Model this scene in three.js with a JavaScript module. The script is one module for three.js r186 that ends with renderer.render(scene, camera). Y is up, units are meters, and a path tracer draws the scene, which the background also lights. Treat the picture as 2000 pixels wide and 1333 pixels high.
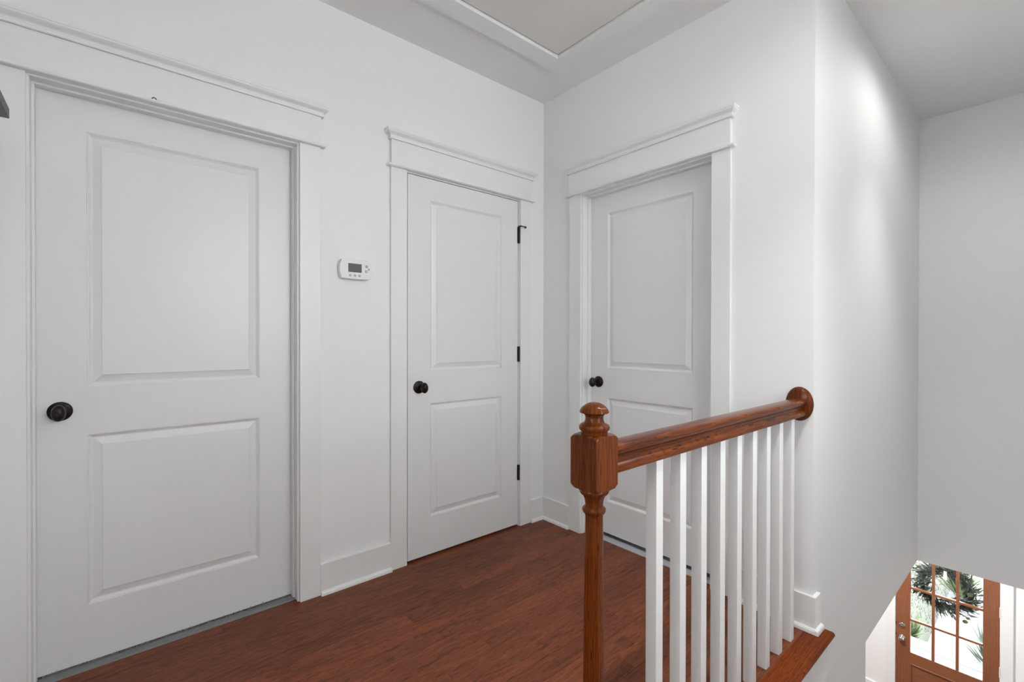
import * as THREE from 'three';
import { RoundedBoxGeometry } from 'three/addons/geometries/RoundedBoxGeometry.js';
import { ImprovedNoise } from 'three/addons/math/ImprovedNoise.js';
import { mergeGeometries, toCreasedNormals } from 'three/addons/utils/BufferGeometryUtils.js';

// ---------------------------------------------------------------- camera, sky, sun, exposure
const scene = new THREE.Scene();
const camera = new THREE.PerspectiveCamera(2 * Math.atan(666.5 / 904.5) * 180 / Math.PI, 2000 / 1333, 0.02, 100);
camera.rotation.order = 'YXZ';
camera.position.set(2.1826, 1.1743, 2.1257);
camera.rotation.set(-0.29388 * Math.PI / 180, 49.6173 * Math.PI / 180, 0.08876 * Math.PI / 180);
scene.add(camera);
scene.background = new THREE.Color().setRGB(4.75, 4.9, 5.02);   // bright overcast daylight
const LAMP = { white: [1.0, 0.99, 0.97], stairs: [3.0, 0.9], rail: [4.8, 0.95], viewer: [2, 0.6], entry: [3, 14.5] };   // candela: [beam, wide]

const renderer = new THREE.WebGLRenderer({ antialias: true });
renderer.toneMapping = THREE.LinearToneMapping;
renderer.toneMappingExposure = 1.88;
renderer.shadowMap.enabled = true;

// ---------------------------------------------------------------- helpers
const H = 2.713, X1 = 1.552, XR = 2.6, XW = 4.0, ZL = 2.2, ZF = -2.18, LC = -0.39, LF = -3.30, ZD = -5.0, ZE = 2.52, ZB = 4.2;
let seed = 7;
function rnd() { seed = (seed * 1664525 + 1013904223) % 4294967296; return seed / 4294967296; }
const noise = new ImprovedNoise();
const R2 = Math.PI / 2;
const used = {};
function numbered(n) { const k = used[n] = (used[n] ?? -1) + 1; return k ? n + '_' + String(k).padStart(3, '0') : n; }
function mesh(name, geo, mat, parent) {
  const m = new THREE.Mesh(geo, mat); m.name = name; m.castShadow = m.receiveShadow = true; (parent ?? scene).add(m); return m;
}
function group(name, x = 0, y = 0, z = 0, turn = 0) {
  const g = new THREE.Group(); g.name = numbered(name); g.position.set(x, y, z); g.rotation.y = turn; scene.add(g); return g;
}
function tag(o, label, category, kind, grp) {
  o.userData.label = label; o.userData.category = category;
  if (kind) o.userData.kind = kind;
  if (grp) o.userData.group = grp;
  return o;
}
const top = (name, geo, mat, label, category, kind, grp) => tag(mesh(numbered(name), geo, mat), label, category, kind, grp);
function box(x0, x1, y0, y1, z0, z1) { const g = new THREE.BoxGeometry(x1 - x0, y1 - y0, z1 - z0); g.translate((x0 + x1) / 2, (y0 + y1) / 2, (z0 + z1) / 2); return g; }
function rbox(x0, x1, y0, y1, z0, z1, r = 0.002, seg = 2) {
  const g = new RoundedBoxGeometry(x1 - x0, y1 - y0, z1 - z0, seg, Math.min(r, (x1 - x0) / 2.01, (y1 - y0) / 2.01, (z1 - z0) / 2.01));
  g.translate((x0 + x1) / 2, (y0 + y1) / 2, (z0 + z1) / 2); return g;
}
function polyShape(pts) { const s = new THREE.Shape(); pts.forEach(([a, b], i) => i ? s.lineTo(a, b) : s.moveTo(a, b)); s.closePath(); return s; }
function rectHole(s, a0, a1, b0, b1) { const h = new THREE.Path(); h.moveTo(a0, b0); h.lineTo(a0, b1); h.lineTo(a1, b1); h.lineTo(a1, b0); h.closePath(); s.holes.push(h); }
function slabOf(shape, n0, n1) { const g = new THREE.ExtrudeGeometry(shape, { depth: n1 - n0, bevelEnabled: false }); g.translate(0, 0, n0); return g; }
// profile (n, y) swept along local u between u0 and u1, with mitred ends that grow by n (returns)
function capMould(profile, u0, u1, mitre = true) {
  const P = profile, pos = [], idx = [], N = P.length;
  for (const [n, y] of P) { const e = mitre ? n : 0; pos.push(u0 - e, y, n, u1 + e, y, n); }
  for (let i = 0; i < N - 1; i++) { const a = 2 * i; idx.push(a, a + 1, a + 2, a + 1, a + 3, a + 2); }
  // returns: the same profile run back to the wall on both ends
  const base = pos.length / 3;
  for (const [n, y] of P) pos.push(u0 - (mitre ? n : 0), y, n, u0 - (mitre ? n : 0), y, 0, u1 + (mitre ? n : 0), y, n, u1 + (mitre ? n : 0), y, 0);
  for (let i = 0; i < N - 1; i++) {
    const a = base + 4 * i, b = a + 4;
    idx.push(a, b, a + 1, b, b + 1, a + 1);
    idx.push(a + 2, a + 3, b + 2, b + 2, a + 3, b + 3);
  }
  const g = new THREE.BufferGeometry();
  g.setAttribute('position', new THREE.Float32BufferAttribute(pos, 3)); g.setIndex(idx);
  g.computeVertexNormals();
  return toCreasedNormals(g, 0.5);
}
function lathe(pts, seg = 40) { return new THREE.LatheGeometry(pts.map(([r, y]) => new THREE.Vector2(Math.max(r, 0.00001), y)), seg); }
function setUV(g, fn) { const p = g.attributes.position, n = g.attributes.normal, uv = new Float32Array(p.count * 2);
  for (let i = 0; i < p.count; i++) { const [a, b] = fn(p.getX(i), p.getY(i), p.getZ(i), n.getX(i), n.getY(i), n.getZ(i)); uv[2 * i] = a; uv[2 * i + 1] = b; }
  g.setAttribute('uv', new THREE.BufferAttribute(uv, 2)); return g; }
const flatG = g => (g.index ? g.toNonIndexed() : g);
function merge(list) { return mergeGeometries(list.map(g => { const f = flatG(g).clone(); for (const k of Object.keys(f.attributes)) if (!['position', 'normal', 'uv'].includes(k)) f.deleteAttribute(k);
  if (!f.attributes.uv) f.setAttribute('uv', new THREE.BufferAttribute(new Float32Array(f.attributes.position.count * 2), 2)); return f; })); }

// ---------------------------------------------------------------- textures
function fbm(x, y, z, o = 4) { let s = 0, a = 0.5; for (let i = 0; i < o; i++) { s += a * noise.noise(x, y, z); x *= 2.03; y *= 2.03; a *= 0.5; } return s; }
// wood grain of a board 0.5 m across (u) by 2 m along (v); colour stops are sRGB
function woodTexture(dark, mid, light, z0, { rings, ringAmp, warp, pore, blotch, fleck = 0 }) {
  const W = 1024, Hh = 2048, d = new Uint8Array(W * Hh * 4);
  for (let j = 0; j < Hh; j++) for (let i = 0; i < W; i++) {
    const x = i / W * 0.5, y = j / Hh * 2.0;
    const t = x * rings + warp * fbm(x * 8, y * 1.5, z0, 2) + 0.5 * noise.noise(x * 60, y * 6, z0 + 3);
    let ring = t - Math.floor(t); ring = ring < 0.8 ? ring / 0.8 : (1 - ring) / 0.2;
    const broad = fbm(x * 7, y * 1.6, z0 + 9, 2), streak = noise.noise(x * 300, y * 6, z0 + 5);
    const p = noise.noise(x * 820, y * 34, z0 + 7), p2 = noise.noise(x * 420, y * 14, z0 + 12);
    let k = 0.54 + ringAmp * (ring - 0.5) + blotch * broad + 0.12 * streak;
    k -= pore * (Math.max(0, p - 0.2) * (0.4 + ring) + 0.6 * Math.max(0, p2 - 0.28));
    if (fleck) k -= fleck * Math.max(0, noise.noise(x * 70, y * 9, z0 + 20) - 0.34);
    k = Math.min(1, Math.max(0, k));
    const a = k < 0.5 ? dark : mid, b = k < 0.5 ? mid : light, f = k < 0.5 ? k * 2 : k * 2 - 1, o = 4 * (j * W + i);
    for (let c = 0; c < 3; c++) d[o + c] = a[c] + (b[c] - a[c]) * f;
    d[o + 3] = 255;
  }
  const t = new THREE.DataTexture(d, W, Hh); t.colorSpace = THREE.SRGBColorSpace; t.wrapS = t.wrapT = THREE.MirroredRepeatWrapping;
  t.magFilter = THREE.LinearFilter; t.minFilter = THREE.LinearMipmapLinearFilter; t.generateMipmaps = true; t.needsUpdate = true; return t;
}
const floorWood = woodTexture([60, 28, 16], [122, 66, 42], [148, 85, 55], 1.3, { rings: 17, ringAmp: 0.24, warp: 7, pore: 1.5, blotch: 0.36, fleck: 0.55 });
const railWood = woodTexture([32, 12, 4], [99, 45, 11], [146, 77, 22], 4.7, { rings: 90, ringAmp: 0.2, warp: 6, pore: 1.0, blotch: 0.28, fleck: 0.15 });
const doorWood = woodTexture([98, 54, 32], [134, 83, 55], [152, 100, 70], 8.1, { rings: 60, ringAmp: 0.2, warp: 4, pore: 0.6, blotch: 0.3 });

// ---------------------------------------------------------------- materials
const std = (o) => new THREE.MeshStandardMaterial(o);
const lin = (r, g, b) => new THREE.Color().setRGB(r, g, b);
const M = {
  wall: std({ color: lin(0.86, 0.868, 0.868), roughness: 0.75 }),
  ceil: std({ color: lin(0.85, 0.85, 0.845), roughness: 0.95 }),
  trim: new THREE.MeshPhysicalMaterial({ color: lin(0.83, 0.838, 0.834), roughness: 0.38 }),
  door: new THREE.MeshPhysicalMaterial({ color: lin(0.785, 0.792, 0.792), roughness: 0.36 }),
  hatch: std({ color: lin(0.74, 0.72, 0.69), roughness: 0.9 }),
  bronze: std({ color: lin(0.018, 0.014, 0.013), roughness: 0.28, metalness: 0.55 }),
  hinge: std({ color: lin(0.012, 0.012, 0.013), roughness: 0.5, metalness: 0.3 }),
  plastic: std({ color: lin(0.82, 0.82, 0.83), roughness: 0.4 }),
  lcd: std({ color: lin(0.085, 0.09, 0.085), roughness: 0.25 }),
  lcdInk: std({ color: lin(0.045, 0.048, 0.045), roughness: 0.3 }),
  button: std({ color: lin(0.62, 0.62, 0.62), roughness: 0.45 }),
  buttonRing: std({ color: lin(0.17, 0.17, 0.17), roughness: 0.5 }),
  rail: new THREE.MeshPhysicalMaterial({ map: railWood, roughness: 0.22, specularIntensity: 0.5 }),
  nose: new THREE.MeshPhysicalMaterial({ map: railWood, color: lin(1.35, 1.2, 1), roughness: 0.36, specularIntensity: 0.25 }),
  dwood: new THREE.MeshPhysicalMaterial({ map: doorWood, roughness: 0.4, clearcoat: 0.3, clearcoatRoughness: 0.3 }),
  glass: new THREE.MeshPhysicalMaterial({ color: 0xffffff, roughness: 0.0, transmission: 1, thickness: 0, ior: 1.5 }),
  nickel: std({ color: lin(0.55, 0.53, 0.50), roughness: 0.22, metalness: 1 }),
  nickelDark: std({ color: lin(0.16, 0.15, 0.14), roughness: 0.35, metalness: 0.9 }),
  paintedHinge: std({ color: lin(0.78, 0.76, 0.72), roughness: 0.45 }),
  shelf: std({ color: lin(0.16, 0.16, 0.165), roughness: 0.6 }),
  strip: std({ color: lin(0.42, 0.44, 0.47), roughness: 0.35 }),
  stripDark: std({ color: lin(0.2, 0.2, 0.205), roughness: 0.5 }),
  carpet: std({ color: lin(0.30, 0.30, 0.30), roughness: 1 }),
  loft: std({ color: lin(0.13, 0.05, 0.025), roughness: 0.5 }),
  sub: std({ color: lin(0.12, 0.06, 0.04), roughness: 0.9 }),
  lens: std({ color: 0xffffff, roughness: 0.4, emissive: lin(...LAMP.white), emissiveIntensity: 6 }),
  porch: std({ color: lin(0.128, 0.131, 0.134), roughness: 0.8 }),
  soil: std({ color: lin(0.11, 0.118, 0.10), roughness: 1 }),
  grass: std({ color: lin(0.105, 0.118, 0.086), roughness: 0.9 }),
  leafDark: std({ color: lin(0.034, 0.055, 0.047), roughness: 0.6, side: THREE.DoubleSide }),
  leafGreen: std({ color: lin(0.06, 0.095, 0.066), roughness: 0.6, side: THREE.DoubleSide }),
  leafPale: std({ color: lin(0.115, 0.155, 0.075), roughness: 0.6, side: THREE.DoubleSide }),
  twig: std({ color: lin(0.02, 0.014, 0.009), roughness: 0.9 }),
  tagPaper: std({ color: lin(0.80, 0.76, 0.66), roughness: 0.8 }),
  dark: std({ color: lin(0.02, 0.018, 0.016), roughness: 0.7 }),
};
const plankMats = [1, 0.9, 1.08, 0.96].map((k, i) => new THREE.MeshPhysicalMaterial({ map: floorWood, color: lin(k, k * [1, 1.02, 0.98, 1][i], k * [1, 1.03, 0.96, 1][i]), roughness: 0.38, specularIntensity: 0.45 }));

// ---------------------------------------------------------------- doors on the landing: sizes, in wall coordinates (u to the right, y up, n out of the wall)
const D = {
  1: { pos: [0, 0, 1.933], turn: R2, casing: 0.4205, jamb: 0.413, slab: 0.412, face: -0.075, bottom: 0.008, panel: 0.277, stop: 0.4055 },
  2: { pos: [0, 0, 0.601], turn: R2, casing: 0.3895, jamb: 0.3845, slab: 0.3795, face: 0.0, bottom: 0.012, panel: 0.245, stop: null },
  3: { pos: [0.7335, 0, 0], turn: 0, casing: 0.4015, jamb: 0.3955, slab: 0.3945, face: -0.072, bottom: 0.026, panel: 0.2675, stop: 0.3865 },
};
const WIN = { z0: 0.1, z1: 1.6, y0: 1.1, y1: 2.5 };
const WIN2 = { x0: 1.5, x1: 2.3, y0: 1.0, y1: 2.2 };
const CW = 0.089, HEADY = 2.041, WT = 0.12, JT = 0.016;

// ---------------------------------------------------------------- walls
function structure(name, geo, mat, label, category = 'wall') { return top(name, geo, mat, label, category, 'structure'); }
{
  // left wall: local u = -z
  const notch = (k, u) => { const d = D[k], e = d.jamb + JT; return [[u - e, 0], [u - e, HEADY + 0.02], [u + e, HEADY + 0.02], [u + e, 0]]; };
  const s = polyShape([[-ZE - WT, 0], ...notch(1, -D[1].pos[2]), ...notch(2, -D[2].pos[2]), [WT, 0], [WT, H], [-ZE - WT, H]]);
  const g = slabOf(s, -WT, 0); g.rotateY(R2);
  structure('wall_left', g, M.wall, 'long white wall with two closed white doors and a thermostat');
  const b = polyShape([[0.0001, 0], ...notch(3, D[3].pos[0]), [X1, 0], [X1, H], [0.0001, H]]);
  structure('wall_back', slabOf(b, -WT, 0), M.wall, 'white wall with one closed door behind the balusters');
  // stair side wall x = X1, facing +x, local u = -z; below: opening to the entry hall
  const sg = slabOf(polyShape([[WT, -0.0], [WT, H], [-ZF, H], [-ZF, LC], [0.809, LC], [0.809, LF], [-1.55, LF], [-1.55, -0.17], [0.0, -0.17], [0.0, 0.0]]), X1 - WT, X1); sg.rotateY(R2);
  structure('wall_stair', sg, M.wall, 'tall white stairwell side wall with a bright lamp scallop');
  structure('wall_far', box(X1 - WT, XW, LC, H, ZF - WT, ZF), M.wall, 'grey-looking white end wall above the front door entry');
  structure('wall_right', merge([box(XR, XR + WT, 0, H, ZL, ZB + WT), box(XR, XR + WT, LF, -0.0005, ZD - 0.1, 1.66), box(XR, XR + WT, -0.0005, 0.95, 0.3, 1.40), box(XR, XR + WT, -0.0005, H, ZF, 0.3)]), M.wall, 'white right-hand walls: half wall along the stairs and hall wall beside the viewer');
  structure('trim_5', rbox(XR - 0.012, XR + WT + 0.012, 0.95, 0.972, 0.3, 1.415, 0.004), M.trim, 'white cap on the half wall along the stairs', 'trim');
  const r = polyShape([[-ZL - WT, LC], [-ZF + WT, LC], [-ZF + WT, H], [-ZL - WT, H]]);
  rectHole(r, -WIN.z1, -WIN.z0, WIN.y0, WIN.y1);
  const rg = slabOf(r, XW, XW + WT); rg.rotateY(R2);
  structure('wall_loft', rg, M.wall, 'white outer wall of the loft with its wide daylight window');
  structure('wall_loft_front', box(XR + WT, XW, LC, H, ZL, ZL + WT), M.wall, 'white wall closing the loft beside the viewer');
  structure('floor_loft', box(XR + WT, XW, LC, 0, ZF, ZL), M.loft, 'brown wooden floor of the loft beyond the stairs', 'floor');
  const w = group('window_1', XW + 0.06, (WIN.y0 + WIN.y1) / 2, (WIN.z0 + WIN.z1) / 2); tag(w, 'wide white framed window lighting the loft from the right', 'window', 'structure');
  const hy = (WIN.y1 - WIN.y0) / 2, hz = (WIN.z1 - WIN.z0) / 2, fw = 0.04;
  for (const q of [-1, 1]) { mesh('frame_side', rbox(-0.03, 0.03, -hy, hy, q < 0 ? -hz : hz - fw, q < 0 ? -hz + fw : hz, 0.002), M.trim, w); mesh('frame_rail', rbox(-0.03, 0.03, q < 0 ? -hy : hy - fw, q < 0 ? -hy + fw : hy, -hz + fw, hz - fw, 0.002), M.trim, w); }
  mesh('mullion', rbox(-0.02, 0.02, -hy + fw, hy - fw, -0.018, 0.018, 0.002), M.trim, w);
  for (const q of [-1, 1]) { const p = mesh('pane', new THREE.PlaneGeometry(hz - fw - 0.018, 2 * (hy - fw)), M.glass, w); p.rotation.y = R2; p.position.z = q * (hz - fw + 0.018) / 2; p.castShadow = false; }
  structure('wall_front', box(0, 1.2, 0, H, ZE, ZE + WT), M.wall, 'short white wall beside the large left door');
  const hs = polyShape([[1.2 - WT, 0], [XR + WT, 0], [XR + WT, H], [1.2 - WT, H]]); rectHole(hs, WIN2.x0, WIN2.x1, WIN2.y0, WIN2.y1);
  structure('wall_hall', merge([box(1.2 - WT, 1.2, 0, H, ZE + WT, ZB), slabOf(hs, ZB, ZB + WT)]), M.wall, 'white end of the upstairs hall behind the viewer');
  const w2 = group('window_2', (WIN2.x0 + WIN2.x1) / 2, (WIN2.y0 + WIN2.y1) / 2, ZB + 0.06); tag(w2, 'white framed window at the hall end behind the viewer', 'window', 'structure');
  const vx = (WIN2.x1 - WIN2.x0) / 2, vy = (WIN2.y1 - WIN2.y0) / 2;
  for (const q of [-1, 1]) { mesh('frame_side', rbox(q < 0 ? -vx : vx - 0.04, q < 0 ? -vx + 0.04 : vx, -vy, vy, -0.03, 0.03, 0.002), M.trim, w2); mesh('frame_rail', rbox(-vx + 0.04, vx - 0.04, q < 0 ? -vy : vy - 0.04, q < 0 ? -vy + 0.04 : vy, -0.03, 0.03, 0.002), M.trim, w2); }
  mesh('meeting_rail', rbox(-vx + 0.04, vx - 0.04, -0.02, 0.02, -0.02, 0.02, 0.002), M.trim, w2);
  for (const q of [-1, 1]) { const p = mesh('pane', new THREE.PlaneGeometry(2 * (vx - 0.04), vy - 0.06), M.glass, w2); p.position.y = q * (vy - 0.02) / 2; p.castShadow = false; }
  // closed rooms behind the doors
  structure('wall_rooms', merge([box(-1.5, -1.4, LC, H, -2.4, ZE + 0.2), box(-1.4, 0, LC, H, ZE + WT, ZE + 0.24), box(-1.4, X1 - WT, 0, H, ZF - WT, ZF), box(-WT - 0.9, -WT, 0, H, 1.25, 1.33), box(-1.4, -WT, 0, H, -0.12, -0.04)]), M.wall, 'white walls of the rooms behind the closed doors');
}
// ---------------------------------------------------------------- ceiling with the attic hatch opening, floors
const HX0 = 0.42, HX1 = 1.12, HZ0 = 0.303, HZ1 = 1.65;
{
  const s = polyShape([[-1.5, -2.45], [XW + WT, -2.45], [XW + WT, ZB + WT], [-1.5, ZB + WT]]);
  rectHole(s, HX0, HX1, HZ0, HZ1);
  const g = new THREE.ExtrudeGeometry(s, { depth: 0.12, bevelEnabled: false }); g.rotateX(R2); g.translate(0, H + 0.12, 0);
  structure('ceiling', g, M.ceil, 'flat pale ceiling over the landing and stairwell', 'ceiling');
  const h = group('attic_hatch', 0.77, H, 0.98);
  tag(h, 'flat attic access panel in the ceiling inside a wide flat trim frame', 'hatch', 'structure');
  const L = (n, x0, x1, z0, z1, y0, y1, m) => mesh(n, rbox(x0 - 0.77, x1 - 0.77, y0, y1, z0 - 0.98, z1 - 0.98, 0.0015), m, h);
  L('hatch_panel', HX0 + 0.005, HX1 - 0.005, HZ0 + 0.005, HZ1 - 0.005, 0.0, 0.02, M.hatch);
  const tw = 0.1;
  // frame boards, mitred
  const frame = (pts, name) => { const sh = polyShape(pts.map(([x, z]) => [x - 0.77, z - 0.98])); const e = new THREE.ExtrudeGeometry(sh, { depth: 0.017, bevelEnabled: false }); e.rotateX(R2); mesh(name, e, M.trim, h); };
  const o0 = HX0 - tw, o1 = HX1 + tw, p0 = HZ0 - tw, p1 = HZ1 + tw;
  frame([[o0, p0], [o1, p0], [HX1, HZ0], [HX0, HZ0]], 'frame_board');
  frame([[o1, p0], [o1, p1], [HX1, HZ1], [HX1, HZ0]], 'frame_board');
  frame([[o1, p1], [o0, p1], [HX0, HZ1], [HX1, HZ1]], 'frame_board');
  frame([[o0, p1], [o0, p0], [HX0, HZ0], [HX0, HZ1]], 'frame_board');
  mesh('hatch_back', box(HX0 - 0.8, HX1 - 0.74, 0.025, 0.1, HZ0 - 1.0, HZ1 - 0.96), M.dark, h);
}
{
  const f = group('floor'); tag(f, 'red-brown stained oak plank floor of the landing', 'floor', 'structure');
  // sub floor: everything upstairs except the stairwell
  const s = polyShape([[-1.4, -2.3], [X1 - 0.002, -2.3], [X1 - 0.002, 1.40], [XR, 1.40], [XR, ZB], [1.2, ZB], [1.2, ZE + 0.2], [-1.4, ZE + 0.2]]);
  const g = new THREE.ExtrudeGeometry(s, { depth: -LC - 0.016, bevelEnabled: false }); g.rotateX(R2); g.translate(0, -0.016, 0);
  mesh('subfloor', g, M.wall, f);
  const PW = 0.083, GAP = 0.0007;
  function plank(x0, x1, z0, z1) {
    const g = rbox(x0 + GAP / 2, x1 - GAP / 2, -0.0159, 0, z0 + GAP / 2, z1 - GAP / 2, 0.0009, 1);
    const du = rnd() * 0.9, dv = rnd() * 2, fl = rnd() < 0.5 ? -1 : 1;
    setUV(g, (x, y, z) => [(x - x0 + y) / 0.5 + du, fl * (z - z0) / 2 + dv]);
    mesh('plank', g, plankMats[Math.floor(rnd() * 4)], f);
  }
  for (let k = 0, x = -0.028; x < XR - 0.001; k++, x += PW) {
    let x1 = Math.min(x + PW, XR);
    if (x < 1.53 && x + PW > 1.53) x1 = 1.53; // meets the nosing
    const z0 = x >= 1.5299 ? 1.40 : -0.028, zEnd = x1 < 1.2 ? ZE : ZB;
    let z = z0 - 0.0;
    let first = 0.25 + rnd() * 0.9;
    while (z < zEnd - 0.001) { let z1 = Math.min(zEnd, z + first); if (zEnd - z1 < 0.2) z1 = zEnd; plank(x, x1, z, z1); z = z1; first = 0.6 + rnd() * 0.9; }
    if (x1 === 1.53) x = 1.53 - PW;
  }
  plank(-0.111, -0.028, 0.19, 0.99);
  // bullnosed border over the stairwell and the top stair edge
  const nose = (len) => { const sh = new THREE.Shape(); sh.moveTo(0, -0.022); sh.lineTo(0.075, -0.022); sh.absarc(0.075, -0.011, 0.011, -R2, R2, false); sh.lineTo(0, 0); sh.closePath(); const e = new THREE.ExtrudeGeometry(sh, { depth: len, bevelEnabled: false, curveSegments: 8 }); return toCreasedNormals(flatG(e), 0.6); };
  const n1 = nose(1.40 + 0.052); n1.translate(1.53, 0.0002, -0.052); setUV(n1, (x, y, z) => [(x + y) / 0.5, z / 2]); mesh('nosing', n1, M.nose, f);
  // fascia under the border
  mesh('fascia', rbox(X1 + 0.0002, X1 + 0.044, -0.172, -0.0225, -0.045, 1.40, 0.001), M.trim, f);
}
// ---------------------------------------------------------------- baseboards with shoe moulding
{
  const shoe = (len) => { const sh = new THREE.Shape(); sh.moveTo(0, 0); sh.lineTo(0.0135, 0); sh.lineTo(0.0135, 0.006); sh.quadraticCurveTo(0.0125, 0.017, 0.002, 0.019); sh.lineTo(0, 0.019); sh.closePath(); const e = new THREE.ExtrudeGeometry(sh, { depth: len, bevelEnabled: false, curveSegments: 6 }); return toCreasedNormals(flatG(e), 0.5); };
  const BB = 0.142, BT = 0.015;
  function run(name, label, segs) {
    const g = group(name); tag(g, label, 'baseboard', 'structure');
    for (const [kind, a, b, c, ext0, ext1] of segs) {
      if (kind === 'z') { // along z on a +x face at x = c
        mesh('board', rbox(c, c + BT, 0.0003, BB, a, b, 0.002), M.trim, g);
        const s = shoe(b - a + ext0 + ext1); s.translate(c + BT, 0.0003, a - ext0); mesh('shoe_moulding', s, M.trim, g);
      } else { // along x on a +z face at z = c
        mesh('board', rbox(a, b, 0.0003, BB, c, c + BT, 0.002), M.trim, g);
        const s = shoe(b - a + ext0 + ext1); s.rotateY(-R2); s.scale(1, 1, 1); s.translate(b + ext1, 0.0003, c + BT); mesh('shoe_moulding', s, M.trim, g);
      }
    }
    return g;
  }
  run('baseboard_left', 'white baseboard with shoe moulding between the two doors and at the corner', [['z', 0.601 + 0.3885 + CW, 1.933 - 0.4205 - CW, 0, 0, 0], ['z', BT, 0.601 - 0.3885 - CW, 0, 0, 0]]);
  run('baseboard_back', 'white baseboard with shoe moulding on the wall behind the balusters', [['x', 0, 0.7335 - 0.4015 - CW, 0, 0, 0], ['x', 0.7335 + 0.4015 + CW, X1 + BT, 0, 0, 0.013], ['z', -0.05, 0, X1, 0, BT + 0.013]]);
}
// ---------------------------------------------------------------- door casings
const capProfile = (() => { // (n, y) above the frieze top
  const a = [[0.021, 0], [0.030, 0.0], [0.0315, 0.004], [0.030, 0.008], [0.0275, 0.0085], [0.0275, 0.011]];
  for (let i = 0; i <= 8; i++) { const t = i / 8; a.push([0.0285 + 0.019 * t + 0.006 * Math.sin(Math.PI * 2 * t) * -0.6, 0.012 + 0.024 * t]); }
  a.push([0.0495, 0.037], [0.0505, 0.040], [0.0505, 0.046], [0.049, 0.0475], [0.0, 0.0475]); return a; })();
const beadProfile = (() => { const a = [[0.0, 0]]; for (let i = 0; i <= 8; i++) { const t = -R2 + Math.PI * i / 8; a.push([0.028 + 0.0065 * Math.cos(t), 0.0065 + 0.0065 * Math.sin(t)]); } a.push([0, 0.013]); return a; })();
function casing(k, name, label) {
  const d = D[k], g = group(name, ...d.pos, d.turn); tag(g, label, 'door casing', 'structure');
  const c = d.casing, o = c + CW;
  for (const s of [-1, 1]) mesh('side_casing', rbox(s < 0 ? -o : c, s < 0 ? -c : o, 0.0004, HEADY, 0, 0.0145, 0.0015), M.trim, g);
  mesh('bead', (() => { const m = capMould(beadProfile, -o + 0.013, o - 0.013); m.translate(0, HEADY, 0); return m; })(), M.trim, g);
  mesh('frieze_board', rbox(-o - 0.001, o + 0.001, HEADY + 0.013, HEADY + 0.135, 0, 0.021, 0.0012), M.trim, g);
  mesh('crown_cap', (() => { const m = capMould(capProfile, -o + 0.019, o - 0.019); m.translate(0, HEADY + 0.135, 0); return m; })(), M.trim, g);
  // jambs and stops
  const j = d.jamb;
  for (const s of [-1, 1]) mesh('jamb', rbox(s < 0 ? -j - JT + 0.0005 : j, s < 0 ? -j : j + JT - 0.0005, 0.0004, HEADY - 0.006, -WT, 0.0, 0.001), M.trim, g);
  mesh('head_jamb', rbox(-j - JT + 0.0005, j + JT - 0.0005, HEADY - 0.006, HEADY + 0.0195, -WT, 0.0, 0.001), M.trim, g);
  const hy = HEADY - 0.006;
  if (d.stop) {
    for (const s of [-1, 1]) mesh('door_stop', rbox(s < 0 ? -j : d.stop, s < 0 ? -d.stop : j, 0.0004, hy - (j - d.stop), -0.0735 + (d.face + 0.075), -0.040, 0.001), M.trim, g);
    mesh('door_stop', rbox(-j, j, hy - (j - d.stop), hy, d.face + 0.0015, -0.040, 0.001), M.trim, g);
  } else {
    for (const s of [-1, 1]) mesh('door_stop', rbox(s < 0 ? -j : j - 0.011, s < 0 ? -j + 0.011 : j, 0.0004, hy - 0.011, -0.075, -0.041, 0.001), M.trim, g);
    mesh('door_stop', rbox(-j, j, hy - 0.011, hy, -0.075, -0.041, 0.001), M.trim, g);
  }
  return g;
}
const c1 = casing(1, 'trim_1', 'wide white casing and crown header round the large left door');
mesh('picture_hook', (() => { const n = new THREE.TorusGeometry(0.006, 0.0016, 6, 14, Math.PI); n.translate(-0.09, HEADY + 0.0095, 0.0345); return n; })(), M.dark, c1);
casing(2, 'trim_2', 'white casing and crown header round the narrow middle door');
casing(3, 'trim_3', 'white casing and crown header round the door behind the balusters');

// ---------------------------------------------------------------- interior doors
const panelProfile = [[0, 0], [0.0005, -0.0026], [0.0032, -0.0034], [0.0038, -0.0048], [0.0070, -0.0080], [0.0110, -0.0112], [0.0135, -0.0120], [0.0155, -0.0116], [0.0385, -0.0026], [0.0405, -0.0008], [0.0412, -0.0008]];
function raisedPanel(hw, y0, y1) { // rectangular rings following the profile, then the flat field
  const pos = [], idx = [], cyc = (t, dz) => { pos.push(-hw + t, y0 + t, dz, hw - t, y0 + t, dz, hw - t, y1 - t, dz, -hw + t, y1 - t, dz); };
  const pr = [[-0.0006, -0.0], ...panelProfile];
  pr.forEach(([t, dz]) => cyc(t, dz));
  for (let r = 0; r < pr.length - 1; r++) for (let k = 0; k < 4; k++) { const a = 4 * r + k, b = 4 * r + (k + 1) % 4, c = a + 4, e = b + 4; idx.push(a, b, c, b, e, c); }
  const q = 4 * (pr.length - 1); idx.push(q, q + 1, q + 2, q, q + 2, q + 3);
  const n = pos.length / 3; // plain back
  pos.push(-hw, y0, -0.03, hw, y0, -0.03, hw, y1, -0.03, -hw, y1, -0.03); idx.push(n, n + 2, n + 1, n, n + 3, n + 2);
  const g = new THREE.BufferGeometry(); g.setAttribute('position', new THREE.Float32BufferAttribute(pos, 3)); g.setIndex(idx); g.computeVertexNormals();
  return toCreasedNormals(g, 0.35);
}
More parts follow.
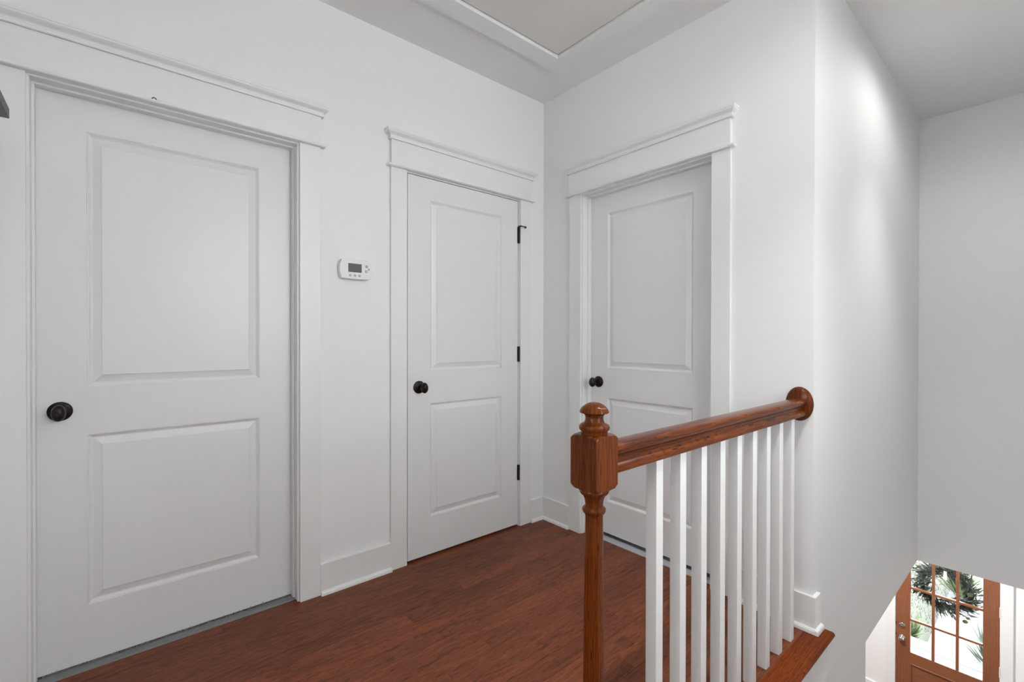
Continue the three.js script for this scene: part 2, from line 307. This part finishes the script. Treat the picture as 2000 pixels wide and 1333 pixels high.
const knobGeo = (() => { const g = lathe([[0.0095, 0], [0.0095, 0.022], [0.0105, 0.026], [0.0165, 0.0295], [0.0225, 0.034], [0.0262, 0.0405], [0.0272, 0.0465], [0.0262, 0.0525], [0.0225, 0.0585], [0.0165, 0.0628], [0.0085, 0.0652], [0.0035, 0.0656], [0.0030, 0.0648], [0, 0.0648]], 40); g.scale(0.70, 1, 1.04); g.rotateX(R2); g.computeVertexNormals(); return g; })();
const roseGeo = (() => { const g = lathe([[0, 0], [0.0335, 0], [0.0335, 0.003], [0.0325, 0.0055], [0.029, 0.0075], [0.024, 0.0085], [0.022, 0.011], [0.017, 0.0135], [0.012, 0.0145], [0.0, 0.0145]], 40); g.rotateX(R2); return g; })();
function interiorDoor(k, label) {
  const d = D[k], g = group('door_' + k, d.pos[0], 0, d.pos[2], d.turn); tag(g, label, 'door', 'structure');
  const hw = d.slab, y1 = d.stop ? HEADY - 0.010 : HEADY - 0.0105;
  const s = polyShape([[-hw, d.bottom], [hw, d.bottom], [hw, y1], [-hw, y1]]);
  const P = [[1.0, 1.914], [0.212, 0.826]];
  for (const [a, b] of P) rectHole(s, -d.panel, d.panel, a, b);
  mesh('slab', slabOf(s, d.face - 0.035, d.face), M.door, g);
  for (const [a, b] of P) { const p = mesh('panel', raisedPanel(d.panel, a, b), M.door, g); p.position.z = d.face; }
  const kx = (k === 3 ? -0.3865 + 0.056 : k === 1 ? -0.348 : -hw + 0.066), kn = mesh('knob', knobGeo, M.bronze, g); kn.position.set(kx, 0.917, d.face + 0.012);
  const ro = mesh('rosette', roseGeo, M.bronze, kn); ro.position.z = -0.0119;
  return g;
}
interiorDoor(1, 'large white two-panel door at the left with a dark bronze knob');
const d2 = interiorDoor(2, 'narrow white two-panel door in the middle with black hinges');
interiorDoor(3, 'white two-panel door seen behind the balusters and handrail');
for (const [a, b] of [[1.771, 1.872], [1.031, 1.126], [0.289, 0.384]]) {
  const h = mesh('hinge', merge([(() => { const c = new THREE.CylinderGeometry(0.0062, 0.0062, b - a, 16); c.translate(0.3835, (a + b) / 2, 0.006); return c; })(),
    ...[0.2, 0.4, 0.6, 0.8].map(t => { const c = new THREE.CylinderGeometry(0.0064, 0.0064, 0.001, 16); c.translate(0.3835, a + (b - a) * t, 0.006); return c; }),
    rbox(0.3735, 0.3925, a, b, -0.0025, 0.0008, 0.0004, 1)]), M.hinge, d2);
  if (a > 1.5) { // pin stop on the top hinge
    const t = mesh('pin_stop', merge([(() => { const c = new THREE.CylinderGeometry(0.0032, 0.0032, 0.034, 10); c.rotateZ(R2); c.translate(0.4015, b + 0.002, 0.025); return c; })(), (() => { const c = new THREE.SphereGeometry(0.0068, 14, 10); c.translate(0.4185, b - 0.001, 0.027); return c; })(), (() => { const c = new THREE.CylinderGeometry(0.0078, 0.0078, 0.006, 14); c.scale(1, 1, 2); c.translate(0.3835, b + 0.002, 0.014); return c; })()]), M.hinge, h);
  }
}
// ---------------------------------------------------------------- carpet and thresholds at doors 1 and 3
{
  const halfRound = (w, h, len) => { const sh = new THREE.Shape(); sh.moveTo(-w / 2, 0); for (let i = 0; i <= 10; i++) { const t = Math.PI * (1 - i / 10); sh.lineTo(w / 2 * Math.cos(t), h * Math.sin(t)); } sh.closePath(); const e = new THREE.ExtrudeGeometry(sh, { depth: len, bevelEnabled: false }); return toCreasedNormals(flatG(e), 0.6); };
  const t1 = halfRound(0.044, 0.007, 0.822); t1.translate(-0.05, -0.0006, 1.522); top('threshold_strip', t1, M.stripDark, 'dark grey metal threshold strip under the large left door', 'threshold', 'structure');
  const t3 = halfRound(0.05, 0.013, 0.786); t3.rotateY(-R2); t3.rotateY(Math.PI); t3.translate(0.3405, -0.0006, -0.053); top('threshold_strip', t3, M.strip, 'pale grey threshold strip under the door behind the balusters', 'threshold', 'structure');
  const pile = (name, label, n, place) => { const parts = []; for (let i = 0; i < n; i++) { const [x, y, z] = place(rnd(), rnd()); const c = new THREE.ConeGeometry(0.0022, 0.012 + 0.01 * rnd(), 4); c.rotateZ((rnd() - 0.5) * 0.8); c.rotateX((rnd() - 0.5) * 0.8); c.translate(x, y + 0.008, z); parts.push(c); } top(name, merge(parts), M.carpet, label, 'carpet', 'stuff'); };
  pile('carpet', 'grey carpet pile showing in the gap under the large left door', 1500, (a, b) => [-0.075 - 0.04 * a, -0.001, 1.53 + 0.8 * b]);
  pile('carpet', 'grey carpet pile showing in the gap under the door behind the balusters', 1500, (a, b) => [0.35 + 0.77 * b, 0.0, -0.085 - 0.03 * a]);
  structure('floor_rooms', merge([box(-1.4, -0.072, -0.0158, -0.002, 1.523, 2.345), box(0.3405, 1.1265, -0.0158, -0.002, -1.2, -0.078)]), M.carpet, 'grey carpet beyond the closed doors', 'floor');
}
// ---------------------------------------------------------------- thermostat
{
  const g = group('thermostat', 0, 1.502, 1.266, R2); tag(g, 'white wall thermostat with grey display between two doors', 'thermostat');
  const face = (sc, bow) => { const w = 0.066 * sc, h = 0.043 * sc, s = new THREE.Shape(); s.moveTo(-w, -h); s.quadraticCurveTo(0, -h - 0.005 * bow, w, -h); s.quadraticCurveTo(w + 0.021, 0, w, h); s.quadraticCurveTo(0, h + 0.005 * bow, -w, h); s.quadraticCurveTo(-w - 0.021, 0, -w, -h); return s; };
  const e = new THREE.ExtrudeGeometry(face(0.97, 1), { depth: 0.019, bevelEnabled: true, bevelSize: 0.0025, bevelThickness: 0.003, bevelSegments: 3, curveSegments: 16 }); e.translate(0, 0, 0.006);
  mesh('body', e, M.plastic, g);
  const bk = new THREE.ExtrudeGeometry(face(0.9, 1), { depth: 0.008, bevelEnabled: false, curveSegments: 16 }); mesh('wall_plate', bk, M.plastic, g);
  const F = 0.028;
  const sc = mesh('display', rbox(-0.0365, 0.0285, -0.0145, 0.0265, F - 0.001, F + 0.0008, 0.0006), M.lcd, g);
  mesh('digits', merge([box(-0.026, -0.0245, 0.012, 0.02, F + 0.0007, F + 0.0011), box(-0.006, 0.004, 0.0055, 0.0075, F + 0.0007, F + 0.0011), box(0.012, 0.022, 0.006, 0.016, F + 0.0007, F + 0.0011), box(-0.03, 0.02, -0.0095, -0.0085, F + 0.0007, F + 0.0011)]), M.lcdInk, sc);
  for (const [u, y, r] of [[-0.027, -0.0295, 0.0052], [-0.004, -0.0295, 0.0052], [0.018, -0.0295, 0.0052], [0.053, 0.0175, 0.0062], [0.0635, 0.005, 0.0048], [0.051, -0.0065, 0.0062]]) {
    const ring = (() => { const c = lathe([[0, 0], [r, 0], [r, 0.001], [r * 0.92, 0.0014], [0, 0.0014]], 24); c.rotateX(R2); c.translate(u, y, F - 0.0002); return c; })();
    const b = mesh('button', ring, M.buttonRing, g);
    mesh('button_cap', (() => { const c = lathe([[0, 0], [r * 0.66, 0], [r * 0.6, 0.001], [0, 0.0014]], 20); c.rotateX(R2); c.translate(u, y, F + 0.001); return c; })(), M.button, b);
  }
}
// ---------------------------------------------------------------- wall shelf at the left edge
{
  const g = group('wall_shelf', 0.55, 1.83, 2.445); tag(g, 'dark grey floating shelf, its corner at the left edge of the picture', 'shelf');
  mesh('board', rbox(-0.40, 0.33, 0.0, 0.030, -0.073, 0.0745, 0.0015), M.shelf, g);
}
// ---------------------------------------------------------------- balustrade
const NX = 1.513, NZ = 1.314, BX = 1.507;
{
  const g = group('newel_post', NX, 0, NZ); tag(g, 'turned dark wooden newel post with mushroom finial at the rail end', 'newel post');
  const woodUV = (geo) => setUV(geo, (x, y, z, nx, ny, nz) => [(Math.atan2(z, x) * 0.035 + 0.2) / 0.5, y / 2 + 0.3]);
  const turned = (pts) => { const out = []; const c = new THREE.CatmullRomCurve3(pts.map(([r, y]) => new THREE.Vector3(r, y, 0)), false, 'catmullrom', 0.35); for (const p of c.getPoints(pts.length * 5)) out.push([p.x, p.y]); return out; };
  const sub = (name, prof) => mesh(name, woodUV(toCreasedNormals(flatG(lathe(prof, 56)), 0.55)), M.rail, g);
  sub('finial', [[0, 0.953], [0.0294, 0.954], [0.0296, 0.966], [0.0298, 0.9692], [0.0318, 0.9700], [0.0336, 0.9724], [0.0343, 0.9757], [0.0341, 0.9788], [0.0328, 0.9818], [0.0300, 0.9838], [0.0286, 0.9842], [0.0262, 0.9852], [0.0236, 0.9872], [0.0216, 0.9902], [0.0206, 0.9938], [0.0203, 0.9975], [0.0206, 1.0010], [0.0218, 1.0042], [0.0246, 1.0068], [0.0322, 1.0094], [0.0331, 1.0104], [0.0322, 1.0140], [0.0294, 1.0190], [0.0250, 1.0236], [0.0190, 1.0278], [0.0120, 1.0308], [0.0055, 1.0322], [0, 1.0326]]);
  // squared block with turned shoulders: square prism cut by a surface of revolution
  const block = (ya, yb, capA, capB) => {
    const hw = 0.0375, NA = 64, ys = [], pos = [], idx = [];
    const Rr = (y) => { let r = 1; if (capB && y > yb - 0.0155) r = Math.min(r, 0.0375 + 0.0165 * Math.sqrt(Math.max(0, 1 - Math.pow((y - yb + 0.0155) / 0.0155, 2)))); if (capA && y < ya + 0.0175) r = Math.min(r, 0.0375 + 0.0165 * Math.sqrt(Math.max(0, 1 - Math.pow((ya + 0.0175 - y) / 0.0175, 2)))); return r; };
    for (let i = 0; i <= 10; i++) ys.push(ya + 0.0175 * (i / 10)); for (let i = 0; i <= 10; i++) ys.push(yb - 0.0155 + 0.0155 * (i / 10));
    ys.forEach(y => { for (let a = 0; a < NA; a++) { const t = 2 * Math.PI * a / NA, rb = (hw - 0.0004) / Math.max(Math.abs(Math.cos(t)), Math.abs(Math.sin(t))), r = Math.min(rb, Rr(y)); pos.push(r * Math.cos(t), y, r * Math.sin(t)); } });
    for (let r = 0; r < ys.length - 1; r++) for (let a = 0; a < NA; a++) { const p = r * NA + a, q = r * NA + (a + 1) % NA; idx.push(p, p + NA, q, q, p + NA, q + NA); }
    const n = pos.length / 3; pos.push(0, ya, 0, 0, yb, 0); const Lr = (ys.length - 1) * NA;
    for (let a = 0; a < NA; a++) { const b = (a + 1) % NA; idx.push(n, a, b); idx.push(n + 1, Lr + b, Lr + a); }
    const ge = new THREE.BufferGeometry(); ge.setAttribute('position', new THREE.Float32BufferAttribute(pos, 3)); ge.setIndex(idx); ge.computeVertexNormals();
    return setUV(toCreasedNormals(ge, 0.45), (x, y, z, nx, ny, nz) => Math.abs(nx) > Math.abs(nz) ? [(z + 0.31) / 0.5, y / 2] : [(x + 0.12) / 0.5, y / 2 + 0.37]);
  };
  mesh('block', block(0.8405, 0.9615, true, true), M.rail, g);
  sub('shaft', [...turned([[0.0, 0.8425], [0.0285, 0.842]]), ...turned([[0.0300, 0.8415], [0.0328, 0.837], [0.0330, 0.833], [0.0300, 0.8285]]), ...turned([[0.0272, 0.8275], [0.0222, 0.818], [0.0202, 0.806], [0.0204, 0.800]]), ...turned([[0.0222, 0.799], [0.0258, 0.795], [0.0262, 0.791], [0.0240, 0.786], [0.0214, 0.783]]), [0.0200, 0.782], [0.0198, 0.776], [0.0206, 0.72], [0.0222, 0.58], [0.0238, 0.40], [0.0242, 0.33], ...turned([[0.0262, 0.327], [0.0302, 0.322], [0.0302, 0.317], [0.026, 0.312]]), [0.025, 0.30], [0.034, 0.285], [0, 0.284]].reverse());
  mesh('base_block', block(0.0004, 0.30, false, true), M.rail, g);
}
{
  const g = group('handrail', BX, 0, 0.66); tag(g, 'moulded brown oak handrail running from newel to wall rosette', 'handrail');
  const half = [[0, 0.9338], [0.012, 0.9332], [0.0205, 0.9312], [0.0262, 0.9280], [0.0284, 0.9245], [0.0289, 0.9190], [0.0278, 0.9135], [0.0245, 0.9088], [0.0198, 0.9048], [0.0166, 0.9000], [0.0157, 0.8948], [0.0168, 0.8900], [0.0203, 0.8864], [0.0250, 0.8846], [0.0264, 0.8826], [0.0264, 0.8672], [0.0256, 0.8664]];
  const s = new THREE.Shape(); half.forEach(([x, y], i) => i ? s.lineTo(x, y) : s.moveTo(x, y)); [...half].reverse().slice(0, -1).forEach(([x, y]) => s.lineTo(-x, y)); s.closePath();
  const z0 = 0.0225, z1 = NZ - 0.0374; const e = new THREE.ExtrudeGeometry(s, { depth: z1 - z0, bevelEnabled: false, steps: 1 }); e.translate(0, 0, z0 - 0.66);
  const ge = toCreasedNormals(flatG(e), 0.7);
  setUV(ge, (x, y, z) => [(x * 0.9 + (y - 0.87) * 1.0 + 0.33) / 0.5, z / 2 + 0.15]); mesh('rail', ge, M.rail, g);
  const ro = lathe([[0, 0], [1, 0], [1, 0.006], [0.985, 0.010], [0.955, 0.012], [0.93, 0.0125], [0.92, 0.016], [0.89, 0.0195], [0.84, 0.021], [0.0, 0.021]], 56); ro.scale(0.0505, 1, 0.0695); ro.rotateX(R2); ro.translate(-0.004, 0.910, -0.66 + 0.0006);
  ro.computeVertexNormals(); setUV(ro, (x, y, z) => [(x + 0.2) / 0.5, (y * 1.0) / 2]); mesh('rosette', toCreasedNormals(flatG(ro), 0.7), M.rail, g);
}
{
  const ord = ['nearest the newel post', 'second from the newel post', 'third from the newel post', 'fourth from the newel post', 'in the middle of the row, fifth from either end', 'fourth from the wall', 'third from the wall', 'second from the wall', 'nearest the wall rosette'];
  const geo = rbox(-0.0157, 0.0157, 0.0004, 0.8663, -0.0157, 0.0157, 0.0016, 2);
  for (let k = 0; k < 9; k++) { const b = top('baluster', geo, M.trim, 'square white baluster ' + ord[k], 'baluster', null, 'white balusters under the handrail'); b.position.set(BX, 0, 0.1313 + 0.1165 * (8 - k)); }
}
// ---------------------------------------------------------------- staircase going down along the side wall
{
  const g = group('staircase', 2.08, 0, 1.4); tag(g, 'straight staircase with wooden treads and white risers going down to the entry', 'staircase', 'structure');
  const n = 17, rise = -LF / n, go = 0.255;
  for (let i = 0; i < n; i++) {
    const z = -i * go, y = -i * rise;
    mesh('riser', box(-0.5, 0.519, y - rise, y - (i ? 0.025 : 0.0161), z - 0.018, z), M.trim, g);
    if (i < n - 1) { const t = rbox(-0.5, 0.519, y - rise - 0.025, y - rise, z - go - 0.018, z - 0.0181 + 0.0, 0.004); setUV(t, (x, yy, zz) => [(zz + yy) / 0.5 + i * 0.37, x / 2]); mesh('tread', t, M.nose, g); }
  }
}
// ---------------------------------------------------------------- entry hall below
{
  const s = polyShape([[-1.4, LF], [0.93, LF], [0.93, -1.245], [1.827, -1.245], [1.827, LF], [XR + WT, LF], [XR + WT, 0], [-1.4, 0]]);
  structure('wall_entry', slabOf(s, ZD - 0.15, ZD), M.wall, 'white entry wall round the wooden front door');
  structure('wall_entry_left', box(-1.5, -1.4, LF, LC, ZD - 0.15, -0.809), M.wall, 'white left wall of the entry hall');
  structure('wall_entry_back', box(-1.4, X1 - WT, LF, LC, -0.809, -0.7), M.wall, 'white wall of the entry hall under the landing');
  structure('ceiling_entry', merge([box(-1.5, XR + WT, LC, LC + 0.06, ZD - 0.15, ZF - WT), box(-1.5, X1 - WT, LC, LC + 0.06, ZF - WT, -2.3)]), M.ceil, 'white ceiling of the entry hall downstairs', 'ceiling');
  structure('wall_upper_front', box(-1.5, -1.4, LC, H, -2.45, -2.3), M.wall, 'outer wall end behind the stairs');
  structure('floor_entry', box(-1.5, XR + WT, LF - 0.15, LF, ZD - 0.15, 1.6), M.loft, 'brown wooden floor of the entry hall downstairs', 'floor');
  structure('wall_under_stair', box(X1 - WT, XR + WT, LF, -0.4, 1.55, 1.65), M.wall, 'white wall behind the foot of the stairs');
  structure('baseboard_entry', merge([rbox(-1.4, 0.851, LF, -3.064, ZD, ZD + 0.018, 0.003), rbox(1.906, XR, LF, -3.064, ZD, ZD + 0.018, 0.003)]), M.trim, 'tall white baseboard beside the front door casing', 'baseboard');
  const c = group('trim_4', 1.378, LF, ZD); tag(c, 'white casing round the wooden front door', 'door casing', 'structure');
  const hw = 0.4300, o = hw + 0.099;
  for (const sd of [-1, 1]) { mesh('side_casing', rbox(sd < 0 ? -o : hw + 0.004, sd < 0 ? -hw - 0.004 : o, 0, 2.05, 0, 0.02, 0.002), M.trim, c); mesh('jamb', box(sd < 0 ? -hw - 0.0185 : hw + 0.0025, sd < 0 ? -hw - 0.0025 : hw + 0.0185, 0, 2.05, -0.148, -0.0005), M.trim, c); }
  mesh('head_casing', rbox(-o - 0.01, o + 0.01, 2.05, 2.17, 0, 0.024, 0.002), M.trim, c);
}
{
  // front door: stiles, rails, nine panes, lower panel
  const g = group('door_4', 1.378, LF, ZD); tag(g, 'brown wooden front door with nine glass panes below the stairs', 'door', 'structure');
  const W = 0.429, fy = y => y - LF, z1 = -0.002, z0 = -0.046;
  const vert = (geo) => setUV(geo, (x, y, z) => [(x + z + 0.5) / 0.5 * 0.7, y / 2]); const horiz = (geo) => setUV(geo, (x, y, z) => [(y + z) / 0.5, x / 2 + 0.4]);
  const gx0 = 1.078 - 1.378, gx1 = 1.682 - 1.378, gy0 = fy(-2.53), gy1 = fy(-1.385);
  mesh('stile', vert(rbox(-W, gx0, 0.005, 2.035, z0, z1, 0.002)), M.dwood, g); mesh('stile', vert(rbox(gx1, W, 0.005, 2.035, z0, z1, 0.002)), M.dwood, g);
  mesh('top_rail', horiz(rbox(gx0, gx1, gy1, 2.035, z0, z1, 0.002)), M.dwood, g);
  mesh('lock_rail', horiz(rbox(gx0, gx1, fy(-2.66), gy0, z0, z1, 0.002)), M.dwood, g);
  mesh('bottom_rail', horiz(rbox(gx0, gx1, 0.005, 0.22, z0, z1, 0.002)), M.dwood, g);
  mesh('panel', horiz(box(gx0, gx1, 0.22, fy(-2.66), z0 + 0.016, z1 - 0.014)), M.dwood, g);
  mesh('panel_bead', horiz(merge([rbox(gx0 + 0.012, gx1 - 0.012, fy(-2.676), fy(-2.66), z1 - 0.014, z1 + 0.003, 0.005), rbox(gx0, gx0 + 0.014, 0.22, fy(-2.66), z1 - 0.014, z1 + 0.002, 0.004), rbox(gx1 - 0.014, gx1, 0.22, fy(-2.66), z1 - 0.014, z1 + 0.002, 0.004)])), M.dwood, g);
  const pw = (gx1 - gx0) / 3, ph = (gy1 - gy0) / 3;
  for (const k of [1, 2]) mesh('muntin', vert(rbox(gx0 + k * pw - 0.013, gx0 + k * pw + 0.013, gy0, gy1, z0 + 0.004, z1 - 0.004, 0.004)), M.dwood, g);
  for (const k of [1, 2]) mesh('muntin', horiz(rbox(gx0, gx1, gy0 + k * ph - 0.012, gy0 + k * ph + 0.012, z0 + 0.005, z1 - 0.005, 0.004)), M.dwood, g);
  for (let i = 0; i < 3; i++) for (let j = 0; j < 3; j++) { const p = mesh('pane', new THREE.PlaneGeometry(pw - 0.012, ph - 0.012), M.glass, g); p.position.set(gx0 + (i + 0.5) * pw, gy0 + (j + 0.5) * ph, -0.024); p.castShadow = false; }
  const kg = lathe([[0, 0], [0.032, 0], [0.032, 0.004], [0.026, 0.008], [0.012, 0.010], [0.011, 0.024], [0.018, 0.030], [0.0255, 0.039], [0.0265, 0.047], [0.023, 0.055], [0.014, 0.061], [0, 0.063]], 32); kg.rotateX(R2);
  const k = mesh('knob', kg, M.nickel, g); k.position.set(1.004 - 1.378, fy(-2.388), z1);
  const dg = lathe([[0, 0], [0.031, 0], [0.031, 0.006], [0.026, 0.012], [0.016, 0.0125], [0.0, 0.0125]], 32); dg.rotateX(R2);
  const db = mesh('deadbolt', dg, M.nickel, g); db.position.set(1.005 - 1.378, fy(-2.24), z1);
  mesh('thumb_turn', rbox(-0.016, 0.016, -0.0045, 0.0045, 0.012, 0.024, 0.003), M.nickelDark, db);
  mesh('screw_plug', (() => { const c = new THREE.CylinderGeometry(0.006, 0.006, 0.003, 12); c.rotateX(R2); c.translate(1.008 - 1.378, fy(-2.57), z1); return c; })(), M.nickelDark, g);
  for (const y of [-2.232, -2.361]) mesh('edge_plate', rbox(-W - 0.003, -W + 0.006, fy(y) - 0.014, fy(y) + 0.014, -0.012, 0.004, 0.002), M.nickelDark, g);
  for (const [a, b] of [[-1.777, -1.674], [-2.413, -2.309]]) mesh('hinge', merge([rbox(W - 0.002, W + 0.009, fy(a), fy(b), -0.004, 0.024, 0.002)]), M.paintedHinge, g);
}
// ---------------------------------------------------------------- recessed ceiling lights (lamp face, trim ring, light)
function downlight(x, y, z, label, beam, wide, half = 0.72) {
  const g = group('ceiling_light', x, y, z); tag(g, label, 'ceiling light');
  const ring = lathe([[0.060, -0.0005], [0.085, -0.0005], [0.085, -0.003], [0.080, -0.006], [0.066, -0.0075], [0.060, -0.0055], [0.060, -0.0005]], 48); mesh('trim_ring', ring, M.trim, g);
  const lens = mesh('lamp_lens', lathe([[0, -0.006], [0.061, -0.0055], [0.061, -0.001], [0, -0.001]].reverse(), 40), M.lens, g); lens.castShadow = false;
  const add = (I, angle, pen, r) => { if (!I) return; const s = new THREE.SpotLight(lin(...LAMP.white), I, 0, angle, pen, 2); s.name = 'lamp_light'; s.position.set(x, y - 0.012, z); s.target.position.set(x, y - 2, z); s.castShadow = true; s.shadow.radius = r; scene.add(s, s.target); };
  add(beam, half, 0.75, 2); add(wide, 1.5, 0.35, 2);
}
downlight(2.085, H, -0.865, 'round recessed ceiling light over the stairs, cut by the top edge', ...LAMP.stairs);
downlight(2.085, H, 0.72, 'round recessed ceiling light over the balustrade, above the picture', ...LAMP.rail, 0.85);
downlight(2.085, H, 2.3, 'round recessed ceiling light above the viewer', ...LAMP.viewer);
downlight(0.7, LC, -3.6, 'round recessed ceiling light in the entry hall downstairs', ...LAMP.entry);

// ---------------------------------------------------------------- wreath and tag at the front door
{
  const g = group('door_wreath', 1.368, -1.70, -5.13); tag(g, 'green leafy wreath hanging outside the front door glass', 'wreath');
  mesh('vine_ring', new THREE.TorusGeometry(0.205, 0.022, 8, 40), M.twig, g);
  const leaf = (l, w) => { const p = new Float32Array([0, 0, 0, w, l * 0.5, w * 0.3, 0, l, 0, -w, l * 0.5, w * 0.3, 0, l * 0.5, 0]); const b = new THREE.BufferGeometry(); b.setAttribute('position', new THREE.BufferAttribute(p, 3)); b.setIndex([0, 1, 4, 1, 2, 4, 2, 3, 4, 3, 0, 4]); b.computeVertexNormals(); return b; };
  const sprays = [[], []];
  for (let i = 0; i < 1350; i++) {
    const t = rnd() * Math.PI * 2, r = 0.205 + (rnd() + rnd() - 1) * 0.095, b = leaf(0.045 + 0.06 * rnd(), 0.005 + 0.006 * rnd());
    b.rotateY(rnd() * 6.28); b.rotateX((rnd() - 0.5) * 1.2); b.rotateZ(t + (rnd() < 0.7 ? -0.4 - rnd() * 0.9 : 2 + rnd() * 2)); b.translate(r * Math.cos(t), r * Math.sin(t), (rnd() - 0.5) * 0.07); sprays[rnd() < 0.7 ? 0 : 1].push(b);
  }
  mesh('foliage', merge(sprays[0]), M.leafDark, g).userData.kind = 'stuff'; mesh('foliage', merge(sprays[1]), M.leafGreen, g).userData.kind = 'stuff';
  for (const [x, y, r] of [[0.206, 0.03, 0.026], [0.169, -0.287, 0.024], [0.267, 0.088, 0.02], [0.19, -0.24, 0.018], [-0.02, -0.27, 0.014]]) { const c = new THREE.SphereGeometry(r, 16, 8); c.scale(1, 0.85, 0.08); c.rotateY(0.3); const m = mesh('leaf', c, M.leafPale, g); m.position.set(x, y, 0.045); m.userData.label = 'round pale green leaf'; }
  const hk = group('wreath_tag', 1.377, -1.509, -5.02); tag(hk, 'small cream tag at the glass in front of the wreath', 'tag');
  mesh('paper', (() => { const s = polyShape([[-0.017, -0.047], [0.017, -0.047], [0.013, 0.047], [-0.013, 0.047]]); return slabOf(s, -0.001, 0.001); })(), M.tagPaper, hk);
}
// ---------------------------------------------------------------- porch, lawn and plants outside
{
  const p = group('porch_floor'); tag(p, 'pale porch boards in bright daylight outside the front door', 'porch', 'structure');
  for (let z = ZD - 0.152, i = 0; z > -7.05; z -= 0.1385, i++) mesh('board', rbox(-3, 5, LF - 0.09, LF - 0.06, z - 0.1385 + (i % 3 === 2 ? 0.008 : 0.003), z, 0.002), M.porch, p);
  mesh('porch_base', box(-3, 5, LF - 0.4, LF - 0.095, -7.03, ZD - 0.152), M.porch, p);
  structure('walkway', box(0.9, 3.2, LF - 0.499, LF - 0.27, -16, -7.08), M.porch, 'pale concrete walk leading away from the porch', 'path');
  structure('ground', box(-14, 16, LF - 0.8, LF - 0.5, -26, 14), M.soil, 'lawn ground beyond the porch', 'ground');
  const blades = []; for (let i = 0; i < 5000; i++) { const x = -2.6 + 3.5 * rnd(), z = -7.85 - 4.2 * rnd(); const b = new THREE.BufferGeometry(), a = rnd() * 6.28, h = 0.04 + 0.05 * rnd(); b.setAttribute('position', new THREE.Float32BufferAttribute([x - 0.006 * Math.cos(a), LF - 0.3, z - 0.006 * Math.sin(a), x + 0.006 * Math.cos(a), LF - 0.3, z + 0.006 * Math.sin(a), x + (rnd() - 0.5) * 0.05, LF - 0.3 + h, z + (rnd() - 0.5) * 0.05], 3)); b.computeVertexNormals(); blades.push(b); }
  const gm = M.grass; gm.side = THREE.DoubleSide; top('lawn_grass', merge(blades), gm, 'sunlit pale green lawn grass left of the walk', 'grass', 'stuff');
  const plant = (name, x, z, h, n, w, mat, label, y0 = LF - 0.3) => {
    const g = group(name, x, y0, z); tag(g, label, 'plant'); const L = [];
    for (let i = 0; i < n; i++) { const l = h * (0.45 + 0.55 * rnd()), a = rnd() * 6.28, lean = 0.15 + 0.75 * rnd(); const b = new THREE.BufferGeometry(), ww = w * (0.7 + 0.5 * rnd()); b.setAttribute('position', new THREE.Float32BufferAttribute([0, 0, 0, ww, l * 0.45, 0.01, 0, l, 0, -ww, l * 0.45, 0.01, 0, l * 0.5, -0.008], 3)); b.setIndex([0, 1, 4, 1, 2, 4, 2, 3, 4, 3, 0, 4]); b.computeVertexNormals(); b.rotateX(lean); b.rotateY(a); b.translate((rnd() - 0.5) * 0.12, h * 0.35 * rnd(), (rnd() - 0.5) * 0.12); L.push(b); }
    mesh('leaves', merge(L), mat, g).userData.kind = 'stuff';
    mesh('stem', (() => { const c = new THREE.CylinderGeometry(0.012, 0.018, h * 0.4, 8); c.translate(0, h * 0.2, 0); return c; })(), M.twig, g);
  };
  plant('porch_shrub', 0.70, -7.35, 0.42, 60, 0.022, M.leafPale, 'pale green shrub at the left beside the porch');
  plant('leafy_plant', 1.62, -7.2, 0.62, 40, 0.024, M.leafGreen, 'upright green leafy plant at the right beside the porch');
  plant('garden_bush', 1.05, -9.6, 0.6, 90, 0.03, M.leafPale, 'small bush seen through the middle of the wreath');
}
renderer.render(scene, camera);
